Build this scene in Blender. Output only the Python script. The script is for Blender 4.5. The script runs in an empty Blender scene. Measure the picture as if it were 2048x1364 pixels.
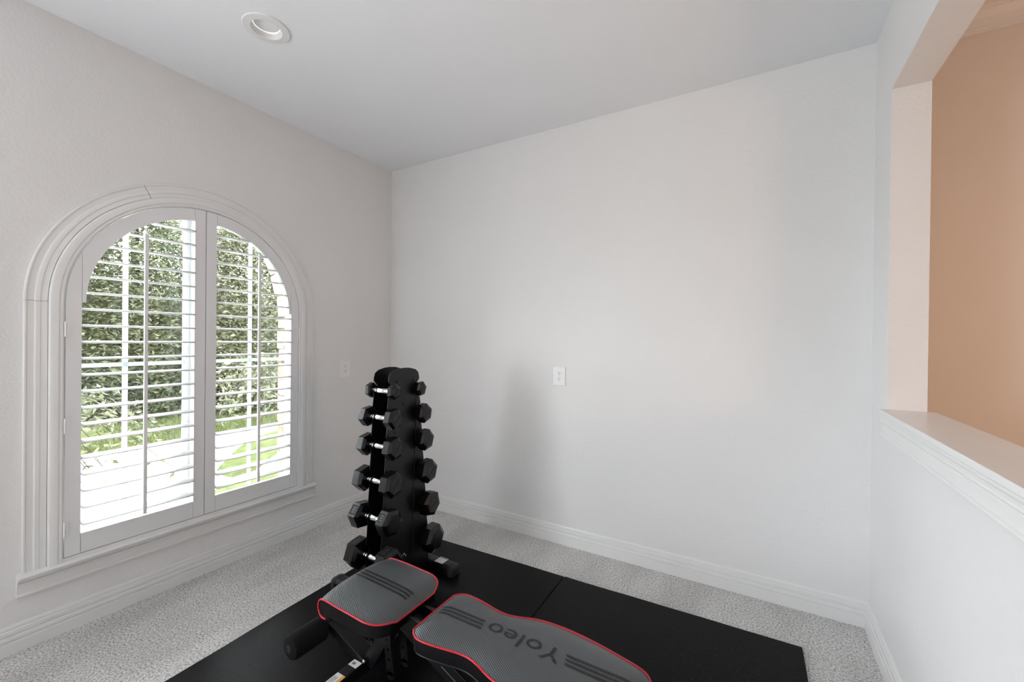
import bpy, bmesh, math, random
from mathutils import Vector, Matrix, noise as mnoise
random.seed(7)
PI = math.pi
scene = bpy.context.scene
COL = scene.collection

# ------------------------------------------------------------------ camera
cam_d = bpy.data.cameras.new('camera'); cam = bpy.data.objects.new('camera', cam_d); COL.objects.link(cam)
F_PX, YAW, PITCH, ROLL = 843.097, 0.5282998, -0.0040938, 0.0110056
CAM = Vector((2.68457, -2.55906, 1.33625))
cam_d.sensor_fit = 'HORIZONTAL'; cam_d.sensor_width = 36.0; cam_d.lens = F_PX / 2048 * 36.0
cam_d.clip_start = 0.02; cam_d.clip_end = 200
_r = Vector((math.cos(YAW), math.sin(YAW), 0)); _f = Vector((-math.sin(YAW), math.cos(YAW), 0)); _u = Vector((0, 0, 1))
_f2 = _f * math.cos(PITCH) + _u * math.sin(PITCH); _u2 = _u * math.cos(PITCH) - _f * math.sin(PITCH)
_r2 = _r * math.cos(ROLL) + _u2 * math.sin(ROLL); _u3 = _u2 * math.cos(ROLL) - _r * math.sin(ROLL)
_m = Matrix((( _r2.x, _u3.x, -_f2.x, CAM.x), (_r2.y, _u3.y, -_f2.y, CAM.y), (_r2.z, _u3.z, -_f2.z, CAM.z), (0, 0, 0, 1)))
cam.matrix_world = _m
scene.camera = cam

# ------------------------------------------------------------------ view, world, lights
scene.view_settings.view_transform = 'Standard'; scene.view_settings.look = 'None'
scene.view_settings.gamma = 1.0; scene.view_settings.use_curve_mapping = False
scene.view_settings.exposure = 0.24
world = bpy.data.worlds.new('overcast_sky'); scene.world = world; world.use_nodes = True
bg = world.node_tree.nodes['Background']
bg.inputs['Color'].default_value = (0.93, 0.97, 1.0, 1); bg.inputs['Strength'].default_value = 12.5

def area(name, loc, target, sx, sy, watts, color):
    d = bpy.data.lights.new(name, 'AREA'); d.shape = 'RECTANGLE'; d.size = sx; d.size_y = sy
    d.energy = watts; d.color = color
    o = bpy.data.objects.new(name, d); COL.objects.link(o); o.location = loc
    o.rotation_euler = (Vector(target) - Vector(loc)).to_track_quat('-Z', 'Z').to_euler()
    return o
# sky portals in the arched window and the added rear opening (they only guide sampling of the sky)
def portal(name, loc, sx, sy):
    o = area(name, loc, (loc[0] + 1, loc[1], loc[2]), sx, sy, 1, (1, 1, 1)); o.data.cycles.is_portal = True
portal('portal_arched_window', (-.19, -1.395, 1.19), 1.2, 1.78)
portal('portal_rear_opening', (-.19, -4.0, 1.4), 1.2, 1.6)
# added fill lamp in the unseen rear opening, aimed up at the ceiling
area('fill_rear_opening', (-.05, -4.0, 1.4), (3.1, -2.2, 2.75), 1.15, 1.55, 58, (.95, .975, 1.0))
# warm lamp of the neighbouring hall
_d = bpy.data.lights.new('hall_lamp', 'POINT'); _d.energy = 30; _d.color = (1.0, .60, .37); _d.shadow_soft_size = .26
_o = bpy.data.objects.new('hall_lamp', _d); COL.objects.link(_o); _o.location = (4.75, -1.25, 1.45)

# ------------------------------------------------------------------ helpers
ORG = {}
def org(p): return ORG.get(p.name, Vector((0, 0, 0))) if p else Vector((0, 0, 0))

def tag(o, label=None, cat=None, group=None, kind=None):
    if label: o['label'] = label
    if cat: o['category'] = cat
    if group: o['group'] = group
    if kind: o['kind'] = kind
    return o

def thing(name, loc, label, cat, group=None, kind=None):
    o = bpy.data.objects.new(name, None); COL.objects.link(o); o.location = loc
    o.empty_display_size = 0.05
    ORG[o.name] = Vector(loc)
    return tag(o, label, cat, group, kind)

class MB:
    def __init__(s): s.v = []; s.f = []
    def add(s, vs, fs):
        n = len(s.v); s.v += [tuple(v) for v in vs]; s.f += [tuple(i + n for i in f) for f in fs]; return s
    def box(s, x0, x1, y0, y1, z0, z1):
        vs = [(x, y, z) for z in (z0, z1) for y in (y0, y1) for x in (x0, x1)]
        return s.add(vs, [(0, 2, 3, 1), (4, 5, 7, 6), (0, 1, 5, 4), (2, 6, 7, 3), (0, 4, 6, 2), (1, 3, 7, 5)])
    def obox(s, c, ax, ay, az, hx, hy, hz):
        c = Vector(c); ax = Vector(ax).normalized(); ay = Vector(ay).normalized(); az = Vector(az).normalized()
        vs = [c + ax * hx * i + ay * hy * j + az * hz * k for k in (-1, 1) for j in (-1, 1) for i in (-1, 1)]
        return s.add(vs, [(0, 2, 3, 1), (4, 5, 7, 6), (0, 1, 5, 4), (2, 6, 7, 3), (0, 4, 6, 2), (1, 3, 7, 5)])
    def bar(s, p0, p1, w, h, up=(0, 0, 1)):
        p0 = Vector(p0); p1 = Vector(p1); d = (p1 - p0); L = d.length; d.normalize()
        side = d.cross(Vector(up)).normalized(); u = side.cross(d)
        return s.obox((p0 + p1) / 2, d, side, u, L / 2, w / 2, h / 2)
    def prism(s, pts, d):           # closed polygon pts (3d) swept by vector d
        n = len(pts); d = Vector(d); a = [Vector(p) for p in pts]; b = [p + d for p in a]
        fs = [tuple(range(n))[::-1], tuple(range(n, 2 * n))]
        for i in range(n): j = (i + 1) % n; fs.append((i, j, n + j, n + i))
        return s.add(a + b, fs)
    def rings(s, rings, closed=True, cap=True):   # list of equal-length rings
        n = len(rings[0]); base = len(s.v); fs = []
        for k in range(len(rings) - 1):
            for i in range(n if closed else n - 1):
                j = (i + 1) % n; fs.append((k * n + i, k * n + j, (k + 1) * n + j, (k + 1) * n + i))
        if cap and closed:
            fs.append(tuple(range(n))[::-1]); m = (len(rings) - 1) * n; fs.append(tuple(range(m, m + n)))
        return s.add([p for r in rings for p in r], fs)
    def lathe(s, c, axis, prof, n=20, cap=True, phase=0.0):  # prof: (along, radius)
        c = Vector(c); a = Vector(axis).normalized()
        t = Vector((0, 0, 1)) if abs(a.z) < .9 else Vector((0, 1, 0))
        e1 = a.cross(t).normalized(); e2 = a.cross(e1)
        rs = [[c + a * h + (e1 * math.cos(phase + 2 * PI * i / n) + e2 * math.sin(phase + 2 * PI * i / n)) * r for i in range(n)] for h, r in prof]
        return s.rings(rs, True, cap)
    def tube(s, pts, r, n=8, closed=False):
        pts = [Vector(p) for p in pts]; m = len(pts); rs = []; prev = None
        for i, p in enumerate(pts):
            if closed: d = pts[(i + 1) % m] - pts[i - 1]
            else: d = pts[min(i + 1, m - 1)] - pts[max(i - 1, 0)]
            d.normalize()
            t = Vector((0, 0, 1)) if abs(d.z) < .95 else Vector((0, 1, 0))
            e1 = d.cross(t).normalized()
            if prev is not None and e1.dot(prev) < 0: e1 = -e1
            prev = e1; e2 = d.cross(e1)
            rs.append([p + (e1 * math.cos(2 * PI * k / n) + e2 * math.sin(2 * PI * k / n)) * r for k in range(n)])
        if closed: rs.append(rs[0])
        return s.rings(rs, True, not closed)
    def build(s, name, mat, parent=None, smooth=False, bevel=0, local=False):
        o0 = Vector((0, 0, 0)) if local else org(parent)
        me = bpy.data.meshes.new(name)
        me.from_pydata([tuple(Vector(v) - o0) for v in s.v], [], s.f); me.update()
        bm = bmesh.new(); bm.from_mesh(me); bmesh.ops.recalc_face_normals(bm, faces=bm.faces); bm.to_mesh(me); bm.free()
        if mat: me.materials.append(mat)
        return link(name, me, parent, smooth, bevel)

def link(name, me, parent=None, smooth=False, bevel=0):
    o = bpy.data.objects.new(name, me); COL.objects.link(o)
    if smooth:
        for p in me.polygons: p.use_smooth = True
        try: me.set_sharp_from_angle(angle=math.radians(35))
        except Exception: pass
    if parent: o.parent = parent
    ORG[o.name] = org(parent)
    if bevel:
        b = o.modifiers.new('bevel', 'BEVEL'); b.width = bevel; b.segments = 2; b.limit_method = 'ANGLE'
    return o

# ------------------------------------------------------------------ materials
def new_mat(name):
    m = bpy.data.materials.new(name); m.use_nodes = True
    return m, m.node_tree, m.node_tree.nodes['Principled BSDF']
def coords(nt, scale=None):
    tc = nt.nodes.new('ShaderNodeTexCoord')
    if scale is None: return tc.outputs['Object']
    mp = nt.nodes.new('ShaderNodeMapping'); mp.inputs['Scale'].default_value = scale
    nt.links.new(tc.outputs['Object'], mp.inputs['Vector']); return mp.outputs['Vector']
def nz(nt, vec, scale, detail=3, rough=.5):
    n = nt.nodes.new('ShaderNodeTexNoise'); n.inputs['Scale'].default_value = scale
    n.inputs['Detail'].default_value = detail; n.inputs['Roughness'].default_value = rough
    nt.links.new(vec, n.inputs['Vector']); return n.outputs['Fac']
def ramp(nt, fac, stops):
    r = nt.nodes.new('ShaderNodeValToRGB'); e = r.color_ramp.elements
    while len(e) < len(stops): e.new(0.5)
    for k, (p, c) in enumerate(stops): e[k].position = p; e[k].color = (*c, 1)
    nt.links.new(fac, r.inputs['Fac']); return r.outputs['Color']
def bump(nt, bsdf, h, strength, dist):
    b = nt.nodes.new('ShaderNodeBump'); b.inputs['Strength'].default_value = strength; b.inputs['Distance'].default_value = dist
    nt.links.new(h, b.inputs['Height']); nt.links.new(b.outputs['Normal'], bsdf.inputs['Normal'])
def mixc(nt, fac, a, b, mode='MIX'):
    m = nt.nodes.new('ShaderNodeMix'); m.data_type = 'RGBA'; m.blend_type = mode
    if isinstance(fac, float): m.inputs[0].default_value = fac
    else: nt.links.new(fac, m.inputs[0])
    for s, i in ((a, 6), (b, 7)):
        if isinstance(s, tuple): m.inputs[i].default_value = (*s, 1)
        else: nt.links.new(s, m.inputs[i])
    return m.outputs[2]

def simple(name, col, rough, spec=.5, metal=0, var=0.0, vscale=30, bscale=0, bstr=.2, bdist=.001):
    m, nt, b = new_mat(name)
    b.inputs['Roughness'].default_value = rough; b.inputs['Metallic'].default_value = metal
    b.inputs['Specular IOR Level'].default_value = spec
    v = coords(nt)
    f = nz(nt, v, vscale, 3)
    lo = tuple(max(0, c * (1 - var)) for c in col); hi = tuple(min(1, c * (1 + var)) for c in col)
    nt.links.new(ramp(nt, f, [(.3, lo), (.7, hi)]), b.inputs['Base Color'])
    if bscale: bump(nt, b, nz(nt, v, bscale, 2), bstr, bdist)
    return m

M_WALL = simple('wall_paint', (.79, .788, .79), .55, .35, var=.012, vscale=2, bscale=75, bstr=.6, bdist=.003)
M_LOWBOUNCE = simple('low_bounce_wall_paint', (.42, .40, .37), .6, .3, var=.012, vscale=2, bscale=75, bstr=.3, bdist=.0025)  # unseen rear wall set darker to cut bounce light
M_HALL = simple('hall_wall_paint', (.80, .75, .70), .6, .3, var=.012, vscale=2, bscale=75, bstr=.3, bdist=.0025)
M_CEIL = simple('ceiling_paint', (.86, .875, .90), .8, .2, var=.01, vscale=2, bscale=90, bstr=.2, bdist=.002)
M_TRIM = simple('trim_enamel', (.80, .80, .80), .32, .45, var=.01, vscale=6)
M_SHUT = simple('shutter_paint', (.79, .795, .81), .38, .45, var=.01, vscale=6)
M_VINYL = simple('window_vinyl', (.86, .87, .87), .4, .4, var=.01)
M_PLAST = simple('outlet_plastic', (.85, .85, .86), .35, .4, var=.01)
M_DARK = simple('dark_void', (.01, .01, .01), .8, .1)
M_BLACKMETAL = simple('black_powder_coat', (.004, .004, .005), .36, .35, var=.2, vscale=60, bscale=500, bstr=.15, bdist=.0004)
M_RUBBER = simple('black_rubber', (.0035, .0035, .0045), .25, .42, var=.2, vscale=60, bscale=420, bstr=.12, bdist=.0004)
M_CAP = simple('rubber_cap', (.014, .014, .015), .55, .4, var=.2)
M_CHROME = simple('chrome', (.82, .83, .84), .16, .5, 1.0, var=.04, vscale=200, bscale=900, bstr=.25, bdist=.0005)
M_STEEL = simple('steel_bolt', (.55, .55, .55), .3, .5, 1.0)
M_FOAM = simple('black_foam', (.006, .006, .007), .9, .15, var=.3, vscale=400, bscale=600, bstr=.5, bdist=.001)
M_RED = simple('red_piping', (.50, .012, .03), .35, .5, var=.08, vscale=100)
M_PRINT = simple('pad_print', (.016, .017, .020), .45, .35)
M_SIDE = simple('black_vinyl', (.004, .004, .005), .42, .25, bscale=300, bstr=.2, bdist=.0005)
M_LABEL = simple('white_sticker', (.72, .72, .72), .5, .3, var=.02)
M_INK = simple('grey_ink', (.16, .16, .17), .6, .2)
M_ORANGE = simple('orange_print', (.75, .34, .05), .5, .3)
M_BADGE = simple('rubber_recess', (.006, .006, .007), .6, .3)
M_RIM = simple('rubber_relief', (.03, .03, .033), .3, .6)
M_LENS = simple('lamp_lens', (.86, .87, .88), .5, .3)

# carpet
M_CARPET, nt, b = new_mat('grey_carpet'); b.inputs['Roughness'].default_value = .95; b.inputs['Specular IOR Level'].default_value = .1
v = coords(nt)
fine = nz(nt, v, 120, 4, .85); mid = nz(nt, v, 60, 2); 
strk = nz(nt, coords(nt, (3.4, 1.2, 1)), 1.5, 4)
c1 = ramp(nt, fine, [(.36, (.16, .158, .153)), (.48, (.72, .712, .70)), (.58, (1.0, .99, .975))])
c2 = ramp(nt, strk, [(.38, (.84, .835, .83)), (.62, (1.0, 1.0, .995))])
nt.links.new(mixc(nt, 1.0, c1, c2, 'MULTIPLY'), b.inputs['Base Color'])
bump(nt, b, fine, .8, .008)
# rubber gym mat
M_MAT, nt, b = new_mat('gym_mat_rubber'); b.inputs['Specular IOR Level'].default_value = .09
v = coords(nt); g = nz(nt, v, 170, 3, .75)
nt.links.new(ramp(nt, g, [(.45, (.0015, .0015, .002)), (.62, (.004, .004, .005)), (.74, (.05, .053, .062))]), b.inputs['Base Color'])
b.inputs['Roughness'].default_value = .30
bump(nt, b, g, .22, .002)
# ribbed pad vinyl
M_PAD, nt, b = new_mat('ribbed_pad_vinyl'); b.inputs['Roughness'].default_value = .34; b.inputs['Specular IOR Level'].default_value = .5
tc = nt.nodes.new('ShaderNodeTexCoord'); mp = nt.nodes.new('ShaderNodeMapping'); mp.inputs['Rotation'].default_value = (0, 0, math.radians(-62))
nt.links.new(tc.outputs['Object'], mp.inputs['Vector'])
w = nt.nodes.new('ShaderNodeTexWave'); w.inputs['Scale'].default_value = 62; w.inputs['Distortion'].default_value = .25
nt.links.new(mp.outputs['Vector'], w.inputs['Vector'])
nt.links.new(ramp(nt, w.outputs['Fac'], [(.25, (.030, .034, .037)), (.8, (.105, .115, .123))]), b.inputs['Base Color'])
bump(nt, b, w.outputs['Fac'], .35, .0012)
# glass
M_GLASS = bpy.data.materials.new('window_glass'); M_GLASS.use_nodes = True; nt = M_GLASS.node_tree; nt.nodes.clear()
out = nt.nodes.new('ShaderNodeOutputMaterial'); mx = nt.nodes.new('ShaderNodeMixShader'); tr = nt.nodes.new('ShaderNodeBsdfTransparent'); gl = nt.nodes.new('ShaderNodeBsdfGlossy')
fr = nt.nodes.new('ShaderNodeFresnel'); fr.inputs['IOR'].default_value = 1.35
tr.inputs['Color'].default_value = (.97, .985, .98, 1); gl.inputs['Roughness'].default_value = .03
nt.links.new(fr.outputs[0], mx.inputs[0]); nt.links.new(tr.outputs[0], mx.inputs[1]); nt.links.new(gl.outputs[0], mx.inputs[2]); nt.links.new(mx.outputs[0], out.inputs['Surface'])
# milky grille bars between the panes
M_MUNT, nt, b = new_mat('milky_grille'); b.inputs['Base Color'].default_value = (.86, .90, .90, 1); b.inputs['Roughness'].default_value = .4
_t = nt.nodes.new('ShaderNodeBsdfTranslucent'); _t.inputs['Color'].default_value = (.80, .86, .86, 1)
_x = nt.nodes.new('ShaderNodeMixShader'); _x.inputs[0].default_value = .5
nt.links.new(b.outputs[0], _x.inputs[1]); nt.links.new(_t.outputs[0], _x.inputs[2]); nt.links.new(_x.outputs[0], nt.nodes['Material Output'].inputs['Surface'])
# foliage
def leaf_mat(name, c0, c1, c2):
    m, nt, b = new_mat(name); b.inputs['Roughness'].default_value = .45
    g = nt.nodes.new('ShaderNodeNewGeometry')
    c = ramp(nt, g.outputs['Random Per Island'], [(.1, c0), (.55, c1), (.95, c2)])
    nt.links.new(c, b.inputs['Base Color'])
    t = nt.nodes.new('ShaderNodeBsdfTranslucent'); nt.links.new(c, t.inputs['Color'])
    mx = nt.nodes.new('ShaderNodeMixShader'); mx.inputs[0].default_value = .42
    o = nt.nodes['Material Output']
    nt.links.new(b.outputs[0], mx.inputs[1]); nt.links.new(t.outputs[0], mx.inputs[2]); nt.links.new(mx.outputs[0], o.inputs['Surface'])
    return m
M_LEAF = leaf_mat('evergreen_leaf', (.056, .072, .034), (.108, .124, .064), (.195, .20, .12))
M_LEAF2 = leaf_mat('olive_leaf', (.064, .072, .034), (.12, .128, .064), (.216, .216, .132))
M_GRASS = leaf_mat('grass_blade', (.04, .06, .012), (.09, .11, .03), (.16, .17, .06))
M_BARK = simple('bark', (.045, .038, .032), .9, .1, var=.3, vscale=25, bscale=40, bstr=.6, bdist=.01)
M_CONC = simple('pale_concrete', (.62, .60, .57), .85, .2, var=.06, vscale=3)
M_SOIL = simple('pale_gravel_bed', (.62, .50, .40), .95, .1, var=.35, vscale=30, bscale=60, bstr=.6, bdist=.02)
M_LAWN = simple('lawn_soil', (.07, .085, .03), .95, .1, var=.3, vscale=9, bscale=40, bstr=.5, bdist=.02)
M_MORTAR = simple('mortar', (.22, .20, .18), .95, .1, var=.1, vscale=40)
M_STONE, nt, b = new_mat('limestone_veneer'); b.inputs['Roughness'].default_value = .9; b.inputs['Specular IOR Level'].default_value = .15
oi = nt.nodes.new('ShaderNodeObjectInfo'); v = coords(nt)
base = ramp(nt, oi.outputs['Random'], [(0, (.15, .125, .10)), (.35, (.24, .19, .15)), (.65, (.27, .20, .17)), (1, (.19, .18, .16))])
var = ramp(nt, nz(nt, v, 14, 4), [(.3, (.75, .75, .75)), (.7, (1.1, 1.08, 1.05))])
nt.links.new(mixc(nt, 1.0, base, var, 'MULTIPLY'), b.inputs['Base Color']); bump(nt, b, nz(nt, v, 30, 4), .6, .02)

# ------------------------------------------------------------------ room shell
H = 2.74; W = 3.148; YB = -5.2; T = 0.2
WC = -1.395; SPR = 1.48            # window centre (y) and spring line (z)
HR = 0.598; HZ0 = 0.305            # wall hole radius and sill
def struct(o, label, cat): return tag(o, label, cat, kind='structure')

struct(MB().box(-T, 6.6, YB - .2, 0.5, -0.12, 0.0).build('floor', M_CARPET), 'grey cut-pile carpet covering the floor', 'carpet')
# ceiling slab with a round cut-out for the recessed light
LCX, LCY, LR = .734, -1.467, .0625
mc = MB(); q = .2; n = 48
ringv = []; sqv = []
for i in range(n):
    a = 2 * PI * i / n; c, s_ = math.cos(a), math.sin(a); k = q / max(abs(c), abs(s_))
    ringv.append((LCX + LR * c, LCY + LR * s_)); sqv.append((LCX + k * c, LCY + k * s_))
for z in (H, H + .08):
    mc.add([(x, y, z) for x, y in ringv + sqv], [(i, (i + 1) % n, n + (i + 1) % n, n + i) for i in range(n)])
mc.rings([[(x, y, H) for x, y in ringv], [(x, y, H + .08) for x, y in ringv]], True, False)
X0, X1, Y0, Y1 = -T, W + .06, YB - .2, .15
for (a0, a1, b0, b1) in ((X0, LCX - q, Y0, Y1), (LCX + q, X1, Y0, Y1), (LCX - q, LCX + q, Y0, LCY - q), (LCX - q, LCX + q, LCY + q, Y1)):
    mc.box(a0, a1, b0, b1, H, H + .08)
struct(mc.build('ceiling', M_CEIL), 'smooth white ceiling above the exercise corner', 'ceiling')

# left wall with arched hole and an added, unseen rear opening for fill light
def wall_cols(cols, x0, x1):
    m = MB()
    for (ya, yb, spans) in cols:
        for (a0, a1, b0, b1) in spans:      # bottom z at ya,yb ; top z at ya,yb
            vs = [(x0, ya, a0), (x0, yb, a1), (x0, yb, b1), (x0, ya, b0), (x1, ya, a0), (x1, yb, a1), (x1, yb, b1), (x1, ya, b0)]
            fs = [(0, 1, 2, 3), (4, 7, 6, 5)]
            if a0 > 0.001 or a1 > 0.001: fs.append((0, 4, 5, 1))
            if b0 < H - .001 or b1 < H - .001: fs.append((3, 2, 6, 7))
            m.add(vs, fs)
    return m
cols = [(YB, -4.6, [(0, 0, H, H)]), (-4.6, -3.4, [(0, 0, .6, .6), (2.2, 2.2, H, H)]), (-3.4, WC - HR, [(0, 0, H, H)])]
NA = 40
ys = [WC - HR * math.cos(PI * i / NA) for i in range(NA + 1)]
arch = lambda y: SPR + math.sqrt(max(0, HR * HR - (y - WC) ** 2))
for i in range(NA): cols.append((ys[i], ys[i + 1], [(0, 0, HZ0, HZ0), (arch(ys[i]), arch(ys[i + 1]), H, H)]))
cols.append((WC + HR, 0.15, [(0, 0, H, H)]))
wl = wall_cols(cols, 0.0, -T)
wl.add([(0, WC - HR, HZ0), (0, WC - HR, SPR), (-T, WC - HR, SPR), (-T, WC - HR, HZ0), (0, WC + HR, HZ0), (0, WC + HR, SPR), (-T, WC + HR, SPR), (-T, WC + HR, HZ0)], [(0, 1, 2, 3), (4, 5, 6, 7)])
struct(wl.build('wall_left', M_WALL), 'off-white textured wall around the arched window', 'wall')
struct(MB().box(0, W, 0, .15, 0, H).build('wall_back', M_WALL), 'plain off-white textured wall behind the dumbbell rack', 'wall')
JY = -.275; XO = 3.270; ZH = 2.382; ZL = 1.045
mw = MB()
mw.box(W, XO, YB, JY, 0, ZL).box(W, XO, YB, JY, ZH, 3.1).box(W, XO, JY, .3, 0, 3.1).box(W, XO, YB, -3.9, ZL, ZH)
struct(mw.build('wall_right', M_WALL), 'white half wall with a wide pass-through opening to the hall', 'wall')
struct(MB().box(-T, 6.6, YB - .15, YB, 0, 3.1).build('wall_front', M_LOWBOUNCE), 'plain wall closing the room behind the viewer', 'wall')
struct(MB().box(XO, 6.6, .3, .45, 0, 3.1).build('wall_hall', M_HALL), 'warmly lit hall wall seen through the opening', 'wall')
struct(MB().box(6.5, 6.65, YB, .3, 0, 3.1).build('wall_hall_side', M_HALL), 'far side wall of the hall', 'wall')
struct(MB().box(W + .06, 6.65, YB - .2, .45, 2.965, 3.1).build('ceiling_hall', M_CEIL), 'ceiling of the neighbouring hall', 'ceiling')

# profile sweeps along straight runs: profile (out, z)
def run(prof, p0, p1, outv):
    p0 = Vector(p0); p1 = Vector(p1); ov = Vector(outv)
    m = MB(); a = [p0 + ov * o + Vector((0, 0, z)) for o, z in prof]; bb = [p1 + ov * o + Vector((0, 0, z)) for o, z in prof]
    n = len(prof)
    m.add(a + bb, [(i, (i + 1) % n, n + (i + 1) % n, n + i) for i in range(n)] + [tuple(range(n))[::-1], tuple(range(n, 2 * n))])
    return m
BB = [(0, 0), (.018, 0), (.018, .046), (.0175, .049), (.0110, .051), (.0115, .054), (.0155, .058), (.0155, .069), (.0145, .072), (.0085, .074), (.0095, .078), (.0120, .082), (.0120, .094), (.0115, .097), (.0062, .099), (.0075, .103), (.0075, .110), (.005, .116), (0, .118)]
struct(run(BB, (0, YB, 0), (0, 0, 0), (1, 0, 0)).build('baseboard_left', M_TRIM), 'white grooved baseboard under the arched window', 'baseboard')
struct(run(BB, (0, 0, 0), (W, 0, 0), (0, -1, 0)).build('baseboard_back', M_TRIM), 'white grooved baseboard along the plain back wall', 'baseboard')
struct(run(BB, (W, 0, 0), (W, YB, 0), (-1, 0, 0)).build('baseboard_right', M_TRIM), 'white grooved baseboard below the half wall', 'baseboard')
CR = [(0, 2.815), (.012, 2.815), (.014, 2.828), (.02, 2.832), (.022, 2.842), (.03, 2.848), (.05, 2.862), (.072, 2.888), (.08, 2.905), (.092, 2.908), (.094, 2.925), (.104, 2.93), (.106, 2.965), (0, 2.965)]
struct(run(CR, (XO, .3, 0), (6.5, .3, 0), (0, -1, 0)).build('trim_1', M_TRIM), 'stepped crown moulding high on the hall wall', 'moulding')
# ledge cap on the half wall
cap = thing('trim_2', (W, JY, ZL), 'painted ledge capping the half wall', 'ledge', kind='structure')
OH = .028
MB().box(W - OH, XO + OH, YB, JY, ZL, ZL + .02).build('cap_board', M_TRIM, cap, bevel=.003)
LP = [(0, 1.045), (.0265, 1.045), (.0255, 1.036), (.022, 1.030), (.0205, 1.020), (.0215, 1.014), (.0165, 1.009), (.0105, 1.003), (.0135, 1.000), (.0135, .968), (.0185, .965), (.0200, .960), (.0185, .954), (.006, .950), (0, .949)]
run(LP, (W, JY, 0), (W, YB, 0), (-1, 0, 0)).build('apron_moulding', M_TRIM, cap)
run(LP, (XO, JY, 0), (XO, YB, 0), (1, 0, 0)).build('apron_moulding', M_TRIM, cap)

# ------------------------------------------------------------------ window
def pathpt(kind, t):
    # kind 'L': left leg (t=z), 'R': right leg, 'A': arch angle (0 = right, pi = left). returns centre & outward dir
    if kind == 'L': return (WC, t), (-1, 0)
    if kind == 'R': return (WC, t), (1, 0)
    return (WC, SPR), (math.cos(t), math.sin(t))
def sweep(prof, kind, ts):          # prof: (radius, x)
    rs = []
    for t in ts:
        (cy, cz), (dy, dz) = pathpt(kind, t)
        rs.append([(x, cy + dy * r, cz + dz * r) for r, x in prof])
    return MB().rings(rs, True, True)
def arcs(a0, a1, n): return [a0 + (a1 - a0) * i / n for i in range(n + 1)]
RO = .6685
CAS = [(RO, 0), (RO, .016), (RO - .002, .019), (RO - .007, .019), (RO - .009, .0145), (RO - .011, .015), (RO - .029, .016), (RO - .031, .021), (RO - .034, .0225), (RO - .046, .0225), (RO - .049, .0195), (RO - .052, .021), (RO - .068, .021), (RO - .070, .018), (RO - .070, 0)]
FRM = [(RO - .0705, -.02), (RO - .0705, .034), (RO - .073, .040), (RO - .080, .042), (RO - .098, .042), (RO - .103, .038), (RO - .106, .0395), (RO - .112, .0395), (RO - .117, .034), (RO - .117, -.02)]
win = thing('window_1', (0, WC, .3), 'arched window with white casing in the left wall', 'window', kind='structure')
ZS = .325
g = .0012
sweep(CAS, 'L', [ZS, SPR - g]).build('casing', M_TRIM, win)
sweep(CAS, 'R', [ZS, SPR - g]).build('casing', M_TRIM, win)
A1 = PI * .632
sweep(CAS, 'A', arcs(PI, A1 + .002, 24)).build('casing', M_TRIM, win, True)
sweep(CAS, 'A', arcs(A1 - .002, 0, 36)).build('casing', M_TRIM, win, True)
fm = sweep(FRM, 'L', [ZS, SPR]); f2 = sweep(FRM, 'A', arcs(PI, 0, 56)); f3 = sweep(FRM, 'R', [SPR, ZS])
fm.add(f2.v, f2.f); fm.add(f3.v, f3.f)
fm.box(-.02, .036, WC - RO + .1, WC + RO - .1, ZS, ZS + .016)
fm.build('shutter_frame', M_TRIM, win, True)
# stool and apron
ST = [(0, ZS), (.052, ZS), (.056, ZS - .004), (.056, ZS - .010), (.050, ZS - .015), (.034, ZS - .019), (.030, ZS - .027), (.026, ZS - .034), (.0185, ZS - .037), (.0245, ZS - .041), (.0235, ZS - .048), (.0155, ZS - .051), (.0165, ZS - .054), (.0165, ZS - .084), (.0215, ZS - .088), (.0225, ZS - .093), (.020, ZS - .098), (.006, ZS - .101), (0, ZS - .102)]
run(ST, (0, -2.078, 0), (0, -.712, 0), (1, 0, 0)).build('sill', M_TRIM, win)
# outer sash frame
XW = -.125
SF = [(.600, XW - .03), (.600, XW + .06), (.562, XW + .06), (.562, XW + .02), (.572, XW + .015), (.572, XW - .03)]
sf = sweep(SF, 'L', [HZ0, SPR]); f2 = sweep(SF, 'A', arcs(PI, 0, 48)); f3 = sweep(SF, 'R', [SPR, HZ0])
sf.add(f2.v, f2.f); sf.add(f3.v, f3.f); sf.box(XW - .03, XW + .06, WC - .6, WC + .6, HZ0, HZ0 + .045)
sf.build('sash_frame', M_VINYL, win, True)
ml = MB().box(XW - .03, XW + .02, WC - .036, WC + .036, HZ0 + .04, SPR + .575)
ml.box(XW + .02, XW + .04, WC - .02, WC + .02, HZ0 + .04, SPR + .575).build('mullion', M_VINYL, win, bevel=.003)
for yy in (-1.69, -1.075):
    MB().box(XW - .003, XW + .003, yy - .011, yy + .011, HZ0 + .04, SPR + math.sqrt(.57 ** 2 - (yy - WC) ** 2)).build('muntin', M_MUNT, win)
for a, bb in ((WC - .572, WC - .036), (WC + .036, WC + .572)):
    MB().box(XW - .004, XW + .004, a, bb, 1.176, 1.196).build('muntin', M_MUNT, win)
for s in (-1, 1):
    pts = [(XW - .014, WC + s * .03, HZ0 + .04), (XW - .014, WC + s * .572, HZ0 + .04), (XW - .014, WC + s * .572, SPR)]
    for i in range(1, 21):
        a = (PI / 2 - .05) * i / 20
        pts.append((XW - .014, WC + s * .572 * math.cos(a), SPR + .572 * math.sin(a)))
    pts.append((XW - .014, WC + s * .03, SPR + .57))
    MB().prism(pts, (.004, 0, 0)).build('pane', M_GLASS, win)

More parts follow.
